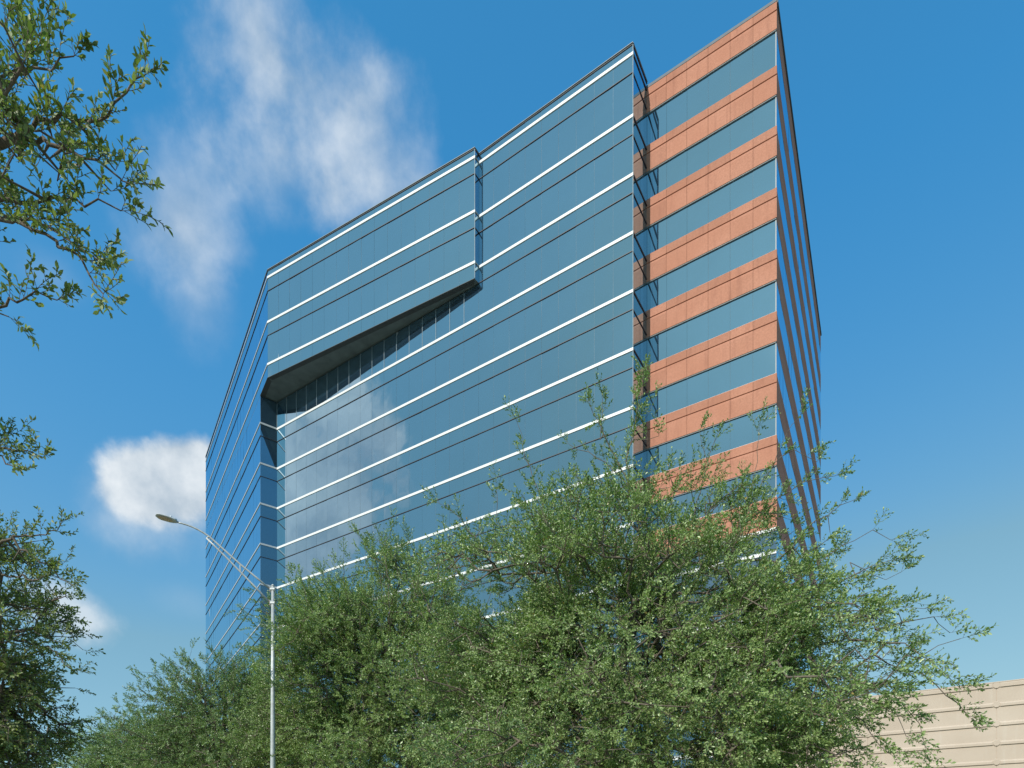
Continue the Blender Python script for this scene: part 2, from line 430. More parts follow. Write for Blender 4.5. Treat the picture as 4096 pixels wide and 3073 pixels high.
# long face right of and below the box; the raised box; left face above and below the soffit; the notch; right return
long_wall = glass_wall(pE, pD, 0.0, SOF, mod=1.446, coping=False)
recess_bars(long_wall, pE, pD, 10.612, SOF-0.012, 1.446)
glass_wall(pD, pC, 0.0, TOP, mod=1.446, e1=0.06)
glass_wall(pA, pB, SOF, TOP, mod=1.446, e0=0.02, e1=0.06)
glass_wall(pB, pD, SOF, TOP, mod=1.0, bm='coping', bh=0.03)  # bands in darker grey: shade of the short return put into their colour
glass_wall(pG, pA, SOF, TOP, mod=1.5, e1=0.02, bh=0.026, bm='grey_metal')
glass_wall(pG, pF, 0.0, SOF, mod=1.5, coping=False, e1=0.05, bh=0.026, bm='grey_metal')
glass_wall(pF, pE, 0.0, SOF, mod=1.6, coping=False, bh=0.04, bm='grey_metal')
glass_wall(pC, pK, 0.0, TOP, mod=1.3, bm='mullion', bh=0.022)  # white bands turn dark here, the return's shade painted in by material
for p, h0, h1, n_ in ((pC, 0, TOP-0.04, Vector((0.3, -0.9)).normalized()), (pB, SOF, TOP-0.04, Vector((0.25, -0.95)).normalized())):
    corner_post(p, h0, h1, M['seam'], 0.05, n_, 0.04)
mb = MB(); SP = [pA, pB, pD, pE, pF]
mb.poly([V3(p, SOF+0.004) for p in reversed(SP)]); so = mb.build('soffit', M['soffit'], tower)
cen = sum(SP, Vector((0, 0)))/5
mb = MB()
for a, c in ((pF, pA), (pA, pB)):
    dd = (c-a).normalized(); nn_ = Vector((dd.y, -dd.x))
    a2 = a - nn_*0.42 + dd*(0.2 if a is pA else 0.05); c2 = c - nn_*0.42 - dd*(0.25 if c is pA else 0.3)
    mb.quad(V3(a, SOF-0.002), V3(c, SOF-0.002), V3(c2, SOF-0.002), V3(a2, SOF-0.002))
    bar(mb, a, c, SOF-0.012, SOF-0.003, -0.06, 0.05)
mb.build('soffit_edge', M['soffit_trim'], so)

# terracotta wing: profile of one storey of precast, windows recessed between
def brick_profile(h0, h1, gv, q):   # (offset m, storey height)
    return [(-0.06, h0), (0.09*q, h0), (0.09*q, gv-0.048), (0.055*q, gv-0.010), (0.035*q, gv-0.006), (0.035*q, gv+0.002), (0.085*q, gv+0.005), (0.085*q, h1-0.004), (0.075*q, h1), (-0.06, h1)]
def brick_band(parent, p0, p1, h0, h1, gv, mod, gap=0.016, q=1.0):
    d, n = outward(p0, p1); L = (p1-p0).length; nn = max(1, round(L/mod)); wd = L/nn
    mb = MB(); prof = brick_profile(h0, h1, gv, q)
    for i in range(nn):
        a = p0 + d*(i*wd + (gap/2 if i else 0)); c = p0 + d*((i+1)*wd - (gap/2 if i < nn-1 else 0))
        L_ = [Vector((a.x+n.x*o, a.y+n.y*o, z(h))) for o, h in prof]; R_ = [Vector((c.x+n.x*o, c.y+n.y*o, z(h))) for o, h in prof]
        for k in range(len(prof)-1): mb.quad(L_[k], R_[k], R_[k+1], L_[k+1])
        mb.poly(list(L_)); mb.poly(list(reversed(R_)))
    return mb.build('precast_band', M['brick'], parent)
heads = {k: k+0.22 for k in range(0, 13)}; heads[13] = 13.269; heads[12] = 12.21
sills = {k: k+0.705 for k in range(0, 13)}; sills[12] = 12.678; sills[13] = 13.708
grv = {k: k+0.556 for k in range(0, 13)}; grv[12] = 12.538; grv[13] = 13.576
def brick_wing(p0, p1, mod, lowest, label, ext, q):
    core = MB(); d, n = outward(p0, p1)
    a, c = p0 - n*0.045, p1 - n*0.045
    core.quad(V3(a, 0), V3(c, 0), V3(c, 13.70), V3(a, 13.70))
    wall = core.build('precast_wall', M['seam'], tower); wall['label'] = label
    q0, q1 = p0, p1 + d*ext
    for k in range(lowest, 14): brick_band(wall, q0, q1, heads[k], sills[k], grv[k], mod, q=q)
    for k in range(lowest, 13):
        lo, hi = sills[k], heads[k+1]
        mb = MB(); panels(mb, p0, p1, lo, hi-0.012, mod, off=-0.02 if q > 0.5 else 0.0); mb.build('window', M['glass'], wall)
        mb = MB(); bar(mb, p0, p1, hi-0.013, hi-0.0005, -0.04, 0.06*q); mb.build('window_head', M['coping'], wall)
        mb = MB(); bar(mb, p0, p1, lo+0.0005, lo+0.006, -0.04, 0.05*q); mb.build('window_sill', M['white_metal'], wall)
    mb = MB(); bar(mb, q0, q1, 13.7085, 13.757, -0.3, 0.10); mb.build('coping', M['slate_cap'], wall)
    return wall
bw = brick_wing(pK, pR, 1.453, 5, 'sunlit terracotta precast wall striped with window ribbons', 0.03, 1.0)
rw = brick_wing(pR, pT, 1.453, 1, 'shaded brown precast side wall seen very steeply', 0.0, 0.12)
# light end frame of each window at the corner
d_, n_ = outward(pK, pR)
for k in range(5, 13):
    mb = MB(); q = pR - d_*0.07; pts = []
    for h in (sills[k]+0.008, heads[k+1]-0.013):
        for (s_, o) in ((0, -0.04), (0, 0.0), (0.07, 0.0), (0.07, -0.04)):
            r_ = q + d_*s_ + n_*o; pts.append((r_.x, r_.y, z(h)))
    mb.hexa([pts[0], pts[3], pts[2], pts[1], pts[4], pts[7], pts[6], pts[5]])
    mb.build('window_end_frame', M['coping'], bw)
# lower storeys of the wing: glass between white bands
base = MB(); base.quad(V3(pK, 0), V3(pR, 0), V3(pR, 5.22), V3(pK, 5.22)); bs = base.build('base_glazing', M['seam'], tower)
cuts = [0.0, 0.62, 1.62, 2.70, 3.80, 4.84, 5.21]
for lo, hi in zip(cuts[:-1], cuts[1:]):
    mb = MB(); panels(mb, pK, pR, lo+0.03, hi-0.05, 1.453, off=0.03); mb.build('window_band', M['glass'], bs)
    mb = MB(); bar(mb, pK, pR, hi-0.05, hi, 0, 0.11); mb.build('metal_band', M['white_metal'], bs)
# back and roof
ax = Vector((0.5273, 0.8497))
pG2 = pG + (pG-pA).normalized().yx * Vector((1, -1))*0 + ax*18
back = [pT, pT + U*18, pG2]
mb = MB()
for a, c in ((pT, back[1]), (back[1], pG2), (pG2, pG)):
    mb.quad(V3(a, 0), V3(c, 0), V3(c, 13.7), V3(a, 13.7))
mb.build('rear_wall', M['grey_core'], tower)
mb = MB(); mb.poly([V3(p, 13.69) for p in (pG, pA, pB, pD, pC, pK, pR, pT, back[1], pG2)]); mb.build('roof', M['roof'], tower)

# ------------------------------------------------------------------ beige precast building on the right
beige = empty('precast_building', 'low beige precast concrete building with horizontal ledges behind the tree at the right edge', 'building')
YB = 36.0
q0 = Vector(((3294-2048)/F*YB, YB)); dB = -U; nB = N
Htop = (YH-2704)/F                       # slope of the roof line at the right edge
# parallel to the long facade; height from the roof line where it meets the corner
hb_top = (YH-2806.0)/F*YB + EYE
LB = 26.0; q1 = q0 + dB*LB
wallm = MB()
def W(p, o, zz): return Vector((p.x+nB.x*o, p.y+nB.y*o, zz))
pw = 7.7; j0 = None
# vertical joints where the photo shows them
def par(px):      # distance along the wall where the ray through column px meets it
    r = (px-2048)/F; # q0 + dB*t = (r*Y, Y)
    return (r*q0.y - q0.x)/(dB.x - r*dB.y)
j1, j2 = par(3471), par(3986)
mod = j2-j1
joints = [j1 + mod*k for k in range(0, 6) if j1+mod*k < LB]
edges = [0.0] + joints + [LB]
for a, c in zip(edges[:-1], edges[1:]):
    a_, c_ = q0 + dB*(a+0.012), q0 + dB*(c-0.012)
    wallm.quad(W(a_, 0, 0), W(c_, 0, 0), W(c_, 0, hb_top-0.12), W(a_, 0, hb_top-0.12))
wallm.quad(W(q0, -0.03, 0), W(q1, -0.03, 0), W(q1, -0.03, hb_top-0.12), W(q0, -0.03, hb_top-0.12))
wallm.quad(W(q0, 0, 0), W(q0, 0, hb_top-.12), W(q0, -14, hb_top-.12), W(q0, -14, 0))
wallm.quad(W(q1, 0, 0), W(q1, -14, 0), W(q1, -14, hb_top-.12), W(q1, 0, hb_top-.12))
wallm.quad(W(q0, -14, 0), W(q0, -14, hb_top-.12), W(q1, -14, hb_top-.12), W(q1, -14, 0))
bwall = wallm.build('wall', M['beige'], beige)
mb = MB(); mb.poly([W(q0, 0, hb_top-.10), W(q1, 0, hb_top-.10), W(q1, -14, hb_top-.10), W(q0, -14, hb_top-.10)]); mb.build('roof', M['roof'], beige)
sp = 67.8/F*YB
def ledge(t0, t1, zc, hh=0.17, tip=0.16):
    """moulded ledge with splayed ends: projects 9 cm, sloped top, square underside"""
    mb = MB(); a, c = q0 + dB*t0, q0 + dB*t1
    ao, co = q0 + dB*(t0+tip), q0 + dB*(t1-tip)
    A = [W(a, 0.001, zc), W(ao, 0.06, zc+0.015), W(ao, 0.06, zc+hh*0.62), W(a, 0.001, zc+hh)]
    C = [W(c, 0.001, zc), W(co, 0.06, zc+0.015), W(co, 0.06, zc+hh*0.62), W(c, 0.001, zc+hh)]
    for k in range(3): mb.quad(A[k], C[k], C[k+1], A[k+1])
    mb.poly(A); mb.poly(list(reversed(C)))
    return mb.build('ledge', M['beige'], bwall)
nl = 0
zl = hb_top-0.30
while zl > 0.6:
    for a, c in zip(edges[:-1], edges[1:]): ledge(a+0.05, c-0.05, zl, hh=0.30 if nl == 0 else 0.22)
    for jt in joints:
        mb = MB(); ctr = q0 + dB*jt; ring = [(math.cos(math.pi/8+math.pi/4*k)*0.15, math.sin(math.pi/8+math.pi/4*k)*0.15) for k in range(8)]
        f_ = [W(ctr + dB*x, 0.05, zl+0.11+y) for x, y in ring]; b_ = [W(ctr + dB*x*1.2, 0.002, zl+0.11+y*1.2) for x, y in ring]
        mb.poly(f_)
        for k in range(8): mb.quad(b_[k], b_[(k+1) % 8], f_[(k+1) % 8], f_[k])
        mb.build('joint_boss', M['beige'], bwall)
    zl -= sp; nl += 1
# parapet cap strip
mb = MB(); a, c = q0, q1
pr = [(-0.4, hb_top-0.09), (0.03, hb_top-0.119), (0.06, hb_top-0.03), (0.04, hb_top), (-0.4, hb_top)]
for k in range(len(pr)-1): mb.quad(W(a, *pr[k]), W(c, *pr[k]), W(c, *pr[k+1]), W(a, *pr[k+1]))
mb.poly([W(a, *p) for p in reversed(pr)]); mb.poly([W(c, *p) for p in pr]); mb.build('parapet_cap', M['beige'], beige)
# stair bay stepping forward at its left end (shaded right side)
def bay(t0, t1, o1, zt):
    mb = MB(); a, c = q0 + dB*t0, q0 + dB*t1
    pts = [W(a, 0.004, 0), W(c, 0.004, 0), W(c, o1, 0), W(a, o1, 0)]; pt = [Vector((p.x, p.y, zt)) for p in pts]
    mb.hexa(pts+pt); return mb.build('stair_bay', M['beige'], beige)
sb = bay(-5.2, 0.0, 2.6, 8.2)
for k in range(6):
    mb = MB(); zz = 7.6 - k*sp
    a, c = q0 + dB*(-5.25), q0 + dB*0.05
    pts = [W(a, 0.1, zz), W(c, 0.1, zz), W(c, 2.66, zz), W(a, 2.66, zz)]; pt = [Vector((p.x, p.y, zz+0.16)) for p in pts]
    mb.hexa(pts+pt); mb.build('ledge', M['beige'], sb)

# building behind the viewer whose brown brick shows mirrored in the notch of the tower
far = empty('brick_block', 'brown brick office block across the road, seen only as a reflection in the glass notch', 'building')
fc = Vector((62, -42)); fd = Vector((0.66, 0.75)).normalized(); fn = Vector((-fd.y, fd.x))
def FB(mb, t0, t1, o0, o1, z0, z1):
    c_ = [fc + fd*t0 + fn*o0, fc + fd*t1 + fn*o0, fc + fd*t1 + fn*o1, fc + fd*t0 + fn*o1]
    mb.hexa([(p.x, p.y, z0) for p in c_] + [(p.x, p.y, z1) for p in c_])
mb = MB(); FB(mb, -20, 20, -15, 0, 0, 33.6); fb = mb.build('wall', M['glass'], far)
for k in range(9):
    mb = MB(); FB(mb, -20.1, 20.1, -15.1, 0.15, 1+k*4.0, 2.9+k*4.0); mb.build('brick_band', M['brick'], fb)

# ------------------------------------------------------------------ street lamp
YL = 20.0
lamp = empty('street_lamp', 'tall galvanised street lamp with a long double arm reaching left past the blue tower', 'street lamp')
top = at(1091.6, 2346, YL)
X0 = top.x
mb = MB(); mb.tube([(X0, YL, 0.0), (X0, YL, 3.0), (X0, YL, 6.5), (X0, YL, top.z)], [0.105, 0.088, 0.067, 0.046], 20)
pole = mb.build('pole', M['galv'], lamp, True)
mb = MB(); mb.tube([(X0, YL, top.z), (X0, YL, top.z+0.03), (X0, YL, top.z+0.055), (X0, YL, top.z+0.075)], [0.052, 0.05, 0.03, 0.008], 16); mb.build('pole_cap', M['galv'], pole, True)
mb = MB(); mb.tube([(X0, YL, 0.0), (X0, YL, 0.05), (X0, YL, 0.051), (X0, YL, 0.4)], [0.22, 0.22, 0.14, 0.12], 16); mb.build('base_plate', M['galv'], pole)
def lp(px, py, k):    # the arm leans a little towards the road (nearer) as it reaches out
    return at(px, py, YL - 0.9*k)
def kx(px): return (1091-px)/470.0
up = [(1085, 2360), (1020, 2306), (957, 2254), (900, 2203), (840, 2149), (815, 2132), (793, 2119), (772, 2109), (752, 2101), (728, 2094), (704, 2088)]
lo = [(1085, 2415), (1020, 2347), (963, 2289), (900, 2225), (860, 2186), (826, 2153)]
mb = MB(); mb.tube([lp(x, y, kx(x)) for x, y in up], [0.030]*5+[0.029, 0.028, 0.027, 0.026, 0.025, 0.024], 12); arm = mb.build('arm', M['galv'], lamp, True)
mb = MB(); mb.tube([lp(x, y, kx(x)) for x, y in lo], 0.028, 12); mb.build('arm', M['galv'], lamp, True)
mb = MB(); mb.tube([lp(961, 2258, kx(961)), lp(962, 2288, kx(962))], 0.022, 8); mb.build('strut', M['galv'], arm)
mb = MB(); mb.tube([lp(827, 2153, kx(827)), lp(838, 2147, kx(838))], 0.026, 8); mb.build('strut', M['galv'], arm)
for yy in (2359, 2414):
    c_ = at(1083, yy, YL); mb = MB()
    mb.tube([c_+Vector((-0.012, 0, -0.09)), c_+Vector((-0.012, 0, 0.09))], 0.024, 8); mb.tube([c_+Vector((-0.01, 0, 0.0)), c_+Vector((0.14, 0, 0.0))], 0.062, 12)
    mb.build('clamp', M['galv'], pole)
    mb = MB()
    for dz in (-0.055, 0.055): mb.tube([c_+Vector((-0.03, -0.06, dz)), c_+Vector((-0.03, 0.03, dz))], 0.014, 6)
    mb.build('clamp_bolts', M['rust'], pole)
# luminaire: flat cobra-style head, rounded nose, seen from below
h0 = lp(706, 2087, kx(706)); h1 = lp(622, 2063, kx(622))
ax_ = (h1-h0); Lh = ax_.length; ax_.normalize()
side = Vector((0.0, 1.0, 0)) - ax_*ax_.y; side.normalize(); upv = side.cross(ax_).normalized()
if upv.z < 0: upv = -upv
# roll the head a little so the lens side shows
rl = R(-10); side, upv = side*math.cos(rl)+upv*math.sin(rl), upv*math.cos(rl)-side*math.sin(rl)
mb = MB(); ns = 14; base_i = 0; rings = []
for k in range(ns+1):
    t = k/ns; wdt = 0.055 + 0.10*math.sin(min(1, t*1.9+0.15)*math.pi/2)
    if t > 0.72: wdt *= math.sqrt(max(0.0, 1-((t-0.72)/0.285)**2))
    hgt = 0.045*(1-0.4*t) + 0.016; hgt *= (1 if t < 0.8 else max(0.25, 1-((t-0.8)/0.22)**2))
    c_ = h0 + ax_*Lh*t; ring = []
    for j in range(14):
        a = 2*math.pi*j/14; x = math.cos(a)*wdt; y = math.sin(a); y = y*hgt*1.35 if y > 0 else y*0.018
        ring.append(len(mb.v)); mb.v.append(tuple(c_ + side*x + upv*y))
    rings.append(ring)
for k in range(ns):
    for j in range(14): mb.f.append((rings[k][j], rings[k][(j+1) % 14], rings[k+1][(j+1) % 14], rings[k+1][j]))
mb.f.append(tuple(reversed(rings[0]))); mb.f.append(tuple(rings[-1]))
head = mb.build('lamp_head', M['lamp_body'], lamp, True)
mb = MB(); pts = []
for k in range(24):
    a = 2*math.pi*k/24; pts.append(h0 + ax_*Lh*(0.53+0.36*math.cos(a)) + side*0.105*math.sin(a) - upv*0.021)
mb.poly(pts); mb.build('lens', M['lens'], head)
mb = MB(); c_ = h0 + ax_*Lh*0.30 + upv*0.06
mb.tube([c_, c_+upv*0.03, c_+upv*0.05, c_+upv*0.075, c_+upv*0.085], [0.035, 0.036, 0.036, 0.03, 0.01], 14); mb.build('photocell', M['lamp_body'], head, True)
mb = MB(); mb.tube([h0-ax_*0.05, h0+ax_*0.03], 0.032, 12); mb.build('neck', M['galv'], head, True)

# ------------------------------------------------------------------ trees
def frame(d):
    d = d/np.linalg.norm(d, axis=-1, keepdims=True)
    ref = np.where(np.abs(d[..., 2:3]) < 0.93, np.array([0, 0, 1.0]), np.array([1.0, 0, 0]))
    x = np.cross(d, ref); x /= np.linalg.norm(x, axis=-1, keepdims=True)
    return d, x, np.cross(d, x)

def spray_template(rs, L, leaf, n_side, dens):
    """one leafy spray pointing along +x: leaf base, axis, normal; twig segments"""
    P, A, Nn, segs = [], [], [], []
    def twig(p, d, length, nleaf, curve):
        nseg = 4; pts = [p]; dd = d.copy()
        for k in range(nseg):
            dd = dd + curve*0.25 + rs.normal(0, 0.07, 3); dd /= np.linalg.norm(dd)
            pts.append(pts[-1] + dd*length/nseg)
        for k in range(nseg): segs.append((pts[k], pts[k+1], k/nseg))
        pts = np.array(pts); phi = rs.uniform(0, 6.28)
        for k in range(nleaf):
            t = (0.18 + 0.82*(k+0.5)/nleaf)*nseg; i = min(int(t), nseg-1); q = pts[i] + (pts[i+1]-pts[i])*(t-i)
            ax = (pts[i+1]-pts[i]); ax /= np.linalg.norm(ax)
            _, x, y = frame(ax[None]); phi += 2.4 + rs.normal(0, 0.3)
            r = x[0]*math.cos(phi) + y[0]*math.sin(phi)
            sp_ = 0.55 + 0.5*rs.rand() - (0.35 if k > nleaf-3 else 0)
            a = ax*math.cos(sp_) + r*math.sin(sp_); a[2] += 0.10; a /= np.linalg.norm(a)
            nrm = np.cross(a, rs.normal(0, 1, 3)); nrm = nrm/np.linalg.norm(nrm)
            n2 = ax*0.6 - r*0.5 + rs.normal(0, 0.45, 3) + np.array([0, 0, 0.5]); n2 -= a*n2.dot(a); n2 /= np.linalg.norm(n2)
            P.append(q); A.append(a); Nn.append(n2)
        return pts
    dens = dens*1.35
    main = twig(np.zeros(3), np.array([1.0, 0, 0]), L, max(6, int(L/0.035*dens)), np.array([0, 0, rs.normal(0, .25)]))
    sgn = 1; ph = rs.uniform(0, 3)
    for k in range(n_side):
        t = 0.08 + 0.82*k/max(1, n_side-1); i = min(int(t*4), 3); q = main[i] + (main[i+1]-main[i])*(t*4-i)
        ph += math.pi + rs.normal(0, 0.6); ang = R(rs.uniform(32, 62))
        d = np.array([math.cos(ang), math.sin(ang)*math.cos(ph), math.sin(ang)*math.sin(ph)*0.8])
        ln = L*(0.55 - 0.35*t)*rs.uniform(0.6, 1.2)
        twig(q, d, ln, max(4, int(ln/0.030*dens)), np.array([0.3, 0, 0]))
    return np.array(P), np.array(A), np.array(Nn), np.array([(a, b) for a, b, _ in segs])

def mesh_np(name, verts, faces_flat, nper, m, parent, tone=None, tn=None):
    me = bpy.data.meshes.new(name); nv = len(verts); nf = len(faces_flat)//nper
    me.vertices.add(nv); me.vertices.foreach_set('co', verts.astype(np.float32).ravel())
    me.loops.add(nf*nper); me.loops.foreach_set('vertex_index', faces_flat.astype(np.int32))
    me.polygons.add(nf); me.polygons.foreach_set('loop_start', np.arange(0, nf*nper, nper, dtype=np.int32))
    if tone is not None:
        a = me.attributes.new('tone', 'FLOAT', 'POINT'); a.data.foreach_set('value', tone.astype(np.float32))
    me.update(calc_edges=True); me.validate()
    me.materials.append(m); o = bpy.data.objects.new(name, me); col.objects.link(o)
    if parent: o.parent = parent
    return o

def tubes_np(P0, P1, r0, r1, n):
    d, x, y = frame(P1-P0); m = len(P0); ang = np.arange(n)*2*np.pi/n
    ca, sa = np.cos(ang)[None, :, None], np.sin(ang)[None, :, None]
    off = x[:, None]*ca + y[:, None]*sa
    v = np.concatenate([P0[:, None]+off*r0[:, None, None], P1[:, None]+off*r1[:, None, None]], 1).reshape(-1, 3)
    b = (np.arange(m)*2*n)[:, None]; j = np.arange(n)[None]; j2 = (j+1) % n
    f = np.stack([b+j, b+j2, b+n+j2, b+n+j], -1).reshape(-1)
    return v, f

def leaves_np(P, A, Nn, ln, wd, rs, fine):
    """leaf blades: pointed ovals folded along the midrib"""
    S = np.cross(Nn, A); S /= np.linalg.norm(S, axis=1, keepdims=True)
    m = len(P); l = ln[:, None]; w_ = wd[:, None]
    up = Nn*w_*0.35
    if fine:
        bend = -Nn*l*0.08
        v = np.stack([P, P+A*l*0.28+S*w_*0.82+up, P+A*l*0.66+S*w_*0.86+up+bend*.4, P+A*l+bend, P+A*l*0.66-S*w_*0.86+up+bend*.4, P+A*l*0.28-S*w_*0.82+up, P+A*l*0.55+bend*.2], 1)
        b = (np.arange(m)*7)[:, None]
        f = np.stack([b+0, b+1, b+2, b+6, b+6, b+2, b+3, b+4, b+0, b+6, b+4, b+5], -1).reshape(-1)
        return v.reshape(-1, 3), f, 7
    v = np.stack([P, P+A*l*0.5+S*w_+up, P+A*l, P+A*l*0.5-S*w_+up], 1)
    b = (np.arange(m)*4)[:, None]
    # fold along the midrib: two triangles
    f = np.stack([b+0, b+1, b+2, b+0, b+2, b+3], -1).reshape(-1)
    return v.reshape(-1, 3), f, 4

def make_tree(name, label, group, trunk, blobs, leaders, leafmat, seed, leaf=0.052, spray=0.55, n_side=7, dens=1.0, fine=False, r_tip=0.0045, droop=0.0, trunk_r=0.22, clump=0.30, nmul=1.0, step=0.22):
    rs = np.random.RandomState(seed)
    tree = empty(name, label, 'tree', group)
    # skeleton nodes
    nodes = [np.array(trunk[0], float)]; par = [-1]; plen = [0.0]
    for p in trunk[1:]:
        p = np.array(p, float); q = nodes[-1]; k = max(1, int(np.linalg.norm(p-q)/0.5))
        for i in range(1, k+1):
            nodes.append(q+(p-q)*i/k + (rs.normal(0, 0.03, 3) if i < k else 0)); par.append(len(nodes)-2); plen.append(plen[-1]+np.linalg.norm(p-q)/k)
    ntr = len(nodes)
    tips = []
    def connect(p, wpl, is_tip, curl=0.12):
        ar = np.array(nodes); d = np.linalg.norm(ar-p, axis=1)
        cost = d + wpl*np.array(plen)
        cost[:max(1, int(ntr*0.4))] += 5
        j = int(np.argmin(cost)); q = ar[j]; L = d[j]; k = max(1, int(L/0.3))
        side_ = rs.normal(0, 1, 3); side_[2] += 0.8; dv = (p-q)/max(L, 1e-6); side_ -= dv*side_.dot(dv)
        side_ /= np.linalg.norm(side_); amp = curl*L
        for i in range(1, k+1):
            t = i/k; pt = q+(p-q)*t + side_*amp*math.sin(math.pi*t)*0.6 + (rs.normal(0, 0.018, 3) if i < k else 0)
            nodes.append(pt); par.append(j if i == 1 else len(nodes)-2); plen.append(plen[par[-1]]+np.linalg.norm(pt-nodes[par[-1]]))
        if is_tip: tips.append(len(nodes)-1)
    for ld in leaders:      # leading limbs that reach past the crown
        pts = [np.array(p, float) for p in ld['pts']]
        connect(pts[0], 0.15, False)
        for p in pts[1:]:
            q = nodes[-1]; L = np.linalg.norm(p-q); k = max(1, int(L/step)); base = len(nodes)-1
            for i in range(1, k+1):
                nodes.append(q+(p-q)*i/k+rs.normal(0, 0.02, 3)); par.append(len(nodes)-2); plen.append(plen[-1]+L/k)
                if ld.get('leafy', True) and rs.rand() < ld.get('d', 0.8): tips.append(len(nodes)-1)
        tips.append(len(nodes)-1)
    att = []
    for bl in blobs:
        c = np.array(bl['c']); rr = np.array(bl['r']); n = int(bl['n']*NMUL*nmul)
        m_ = max(3, n//18)
        u = rs.normal(0, 1, (m_, 3)); u /= np.linalg.norm(u, axis=1, keepdims=True)
        rad = rs.uniform(bl.get('hollow', 0.35)**2, 1, (m_, 1))**0.5
        q = (c + u*rad*rr)[rs.randint(0, m_, n)] + rs.normal(0, clump, (n, 3))*np.array([1.15, 1.15, 0.8])
        att.append(q)
    att = np.concatenate(att)
    # clumpiness: drop attractors where a coarse lattice noise is low
    ph = rs.uniform(0, 6.28, (6, 3)); kk = rs.normal(0, 1, (6, 3))*1.7
    nz = sum(np.sin(att@kk[i]+ph[i, 0]) for i in range(6))
    att = att[nz > -1.6]
    tr_top = np.array(trunk[-1]); order = np.argsort(np.linalg.norm(att-tr_top, axis=1)*(1+rs.uniform(-0.15, 0.15, len(att))))
    for i in order: connect(att[i], 0.22, True)
    nd = np.array(nodes); pr = np.array(par); cnt = np.zeros(len(nd)); cnt[tips] += 1
    for i in range(len(nd)-1, 0, -1): cnt[pr[i]] += cnt[i]
    rad = r_tip*np.maximum(cnt, 0.7)**0.46
    sc_ = trunk_r/max(rad[0], 1e-6)
    rad = np.where(rad > 0.02, 0.02+(rad-0.02)*max(0.3, (trunk_r-0.02)/(rad[0]-0.02)), rad)
    e = np.arange(1, len(nd)); P0, P1, r0, r1 = nd[pr[e]], nd[e], rad[pr[e]], rad[e]
    r0 = np.minimum(r0, r1*1.8+0.004)
    thick = r1 > 0.035
    # trunk and limbs
    v, f = tubes_np(P0[thick], P1[thick], r0[thick]*1.0, r1[thick], 9)
    mesh_np('trunk', v, f, 4, M['bark'], tree)
    # twig geometry: branches + spray twigs
    temps = [spray_template(rs, spray*rs.uniform(0.75, 1.2), leaf, n_side, dens) for _ in range(16)]
    tips_a = np.array(tips); cen_ = att.mean(0)
    tp = nd[tips_a]; pd = tp - nd[pr[tips_a]]; pd /= np.linalg.norm(pd, axis=1, keepdims=True)+1e-9
    out = tp-cen_; out /= np.linalg.norm(out, axis=1, keepdims=True)
    dr = pd*0.55 + out*0.75 + rs.normal(0, 0.42, tp.shape); dr[:, 2] += 0.12 - droop
    d, x, y = frame(dr)
    roll = rs.uniform(0, 6.28, len(tp))[:, None]
    x, y = x*np.cos(roll)+y*np.sin(roll), -x*np.sin(roll)+y*np.cos(roll)
    Rm = np.stack([d, x, y], -1)       # columns: template axes
    scl = rs.uniform(0.7, 1.25, len(tp))
    which = rs.randint(0, 16, len(tp))
    LP, LA, LN, LS, TS0, TS1, TT = [], [], [], [], [], [], []
    for k in range(16):
        idx = np.where(which == k)[0]
        if not len(idx): continue
        P_, A_, N_, S_ = temps[k]
        rot = lambda q: np.einsum('nij,mj->nmi', Rm[idx], q)
        pos = rot(P_)*scl[idx][:, None, None] + tp[idx][:, None]
        a = rot(A_); n2 = rot(N_) + np.array([0, 0, 0.55]); n2 -= a*(n2*a).sum(-1, keepdims=True); n2 /= np.linalg.norm(n2, axis=-1, keepdims=True)
        LP.append(pos.reshape(-1, 3)); LA.append(a.reshape(-1, 3)); LN.append(n2.reshape(-1, 3))
        TT.append(np.repeat(rs.rand(len(idx)), len(P_)))
        s0 = rot(S_[:, 0])*scl[idx][:, None, None] + tp[idx][:, None]; s1 = rot(S_[:, 1])*scl[idx][:, None, None] + tp[idx][:, None]
        TS0.append(s0.reshape(-1, 3)); TS1.append(s1.reshape(-1, 3))
    LP, LA, LN, TT = map(np.concatenate, (LP, LA, LN, TT)); S0, S1 = np.concatenate(TS0), np.concatenate(TS1)
    keep = rs.rand(len(LP)) < 0.93
    LP, LA, LN, TT = LP[keep], LA[keep], LN[keep], TT[keep]
    ln = leaf*rs.uniform(0.6, 1.2, len(LP)); wd = ln*rs.uniform(0.20, 0.29, len(LP))
    v, f, nv = leaves_np(LP, LA, LN, ln, wd, rs, fine)
    tone = np.repeat(np.clip(TT*0.45+rs.rand(len(LP))*0.55, 0, 1), nv)
    tw_ = np.repeat(rs.rand(len(LP)) < 0.012, nv); tone[tw_] = 1.0
    mesh_np('crown', v, f, 4 if fine else 3, leafmat, tree, tone)
    thin = ~thick
    v1, f1 = tubes_np(P0[thin], P1[thin], r0[thin], r1[thin], 5)
    v2, f2 = tubes_np(S0, S1, np.full(len(S0), 0.0028), np.full(len(S0), 0.0018), 3)
    mesh_np('branch', np.concatenate([v1, v2]), np.concatenate([f1, f2+len(v1)]), 4, M['bark'], tree)
    return tree

NMUL = 2.7
def A3(px, py, Y): return tuple(at(px, py, Y))
def B(px, py, Y, rpx, rpy, ry, n, hollow=0.35):   # crown lobe; radii given as photo pixels at its own distance
    return dict(c=A3(px, py, Y), r=(rpx/F*Y, ry, rpy/F*Y), n=n, hollow=hollow)
def LD(*pts, d=0.8): return dict(pts=[A3(*p) for p in pts], d=d)

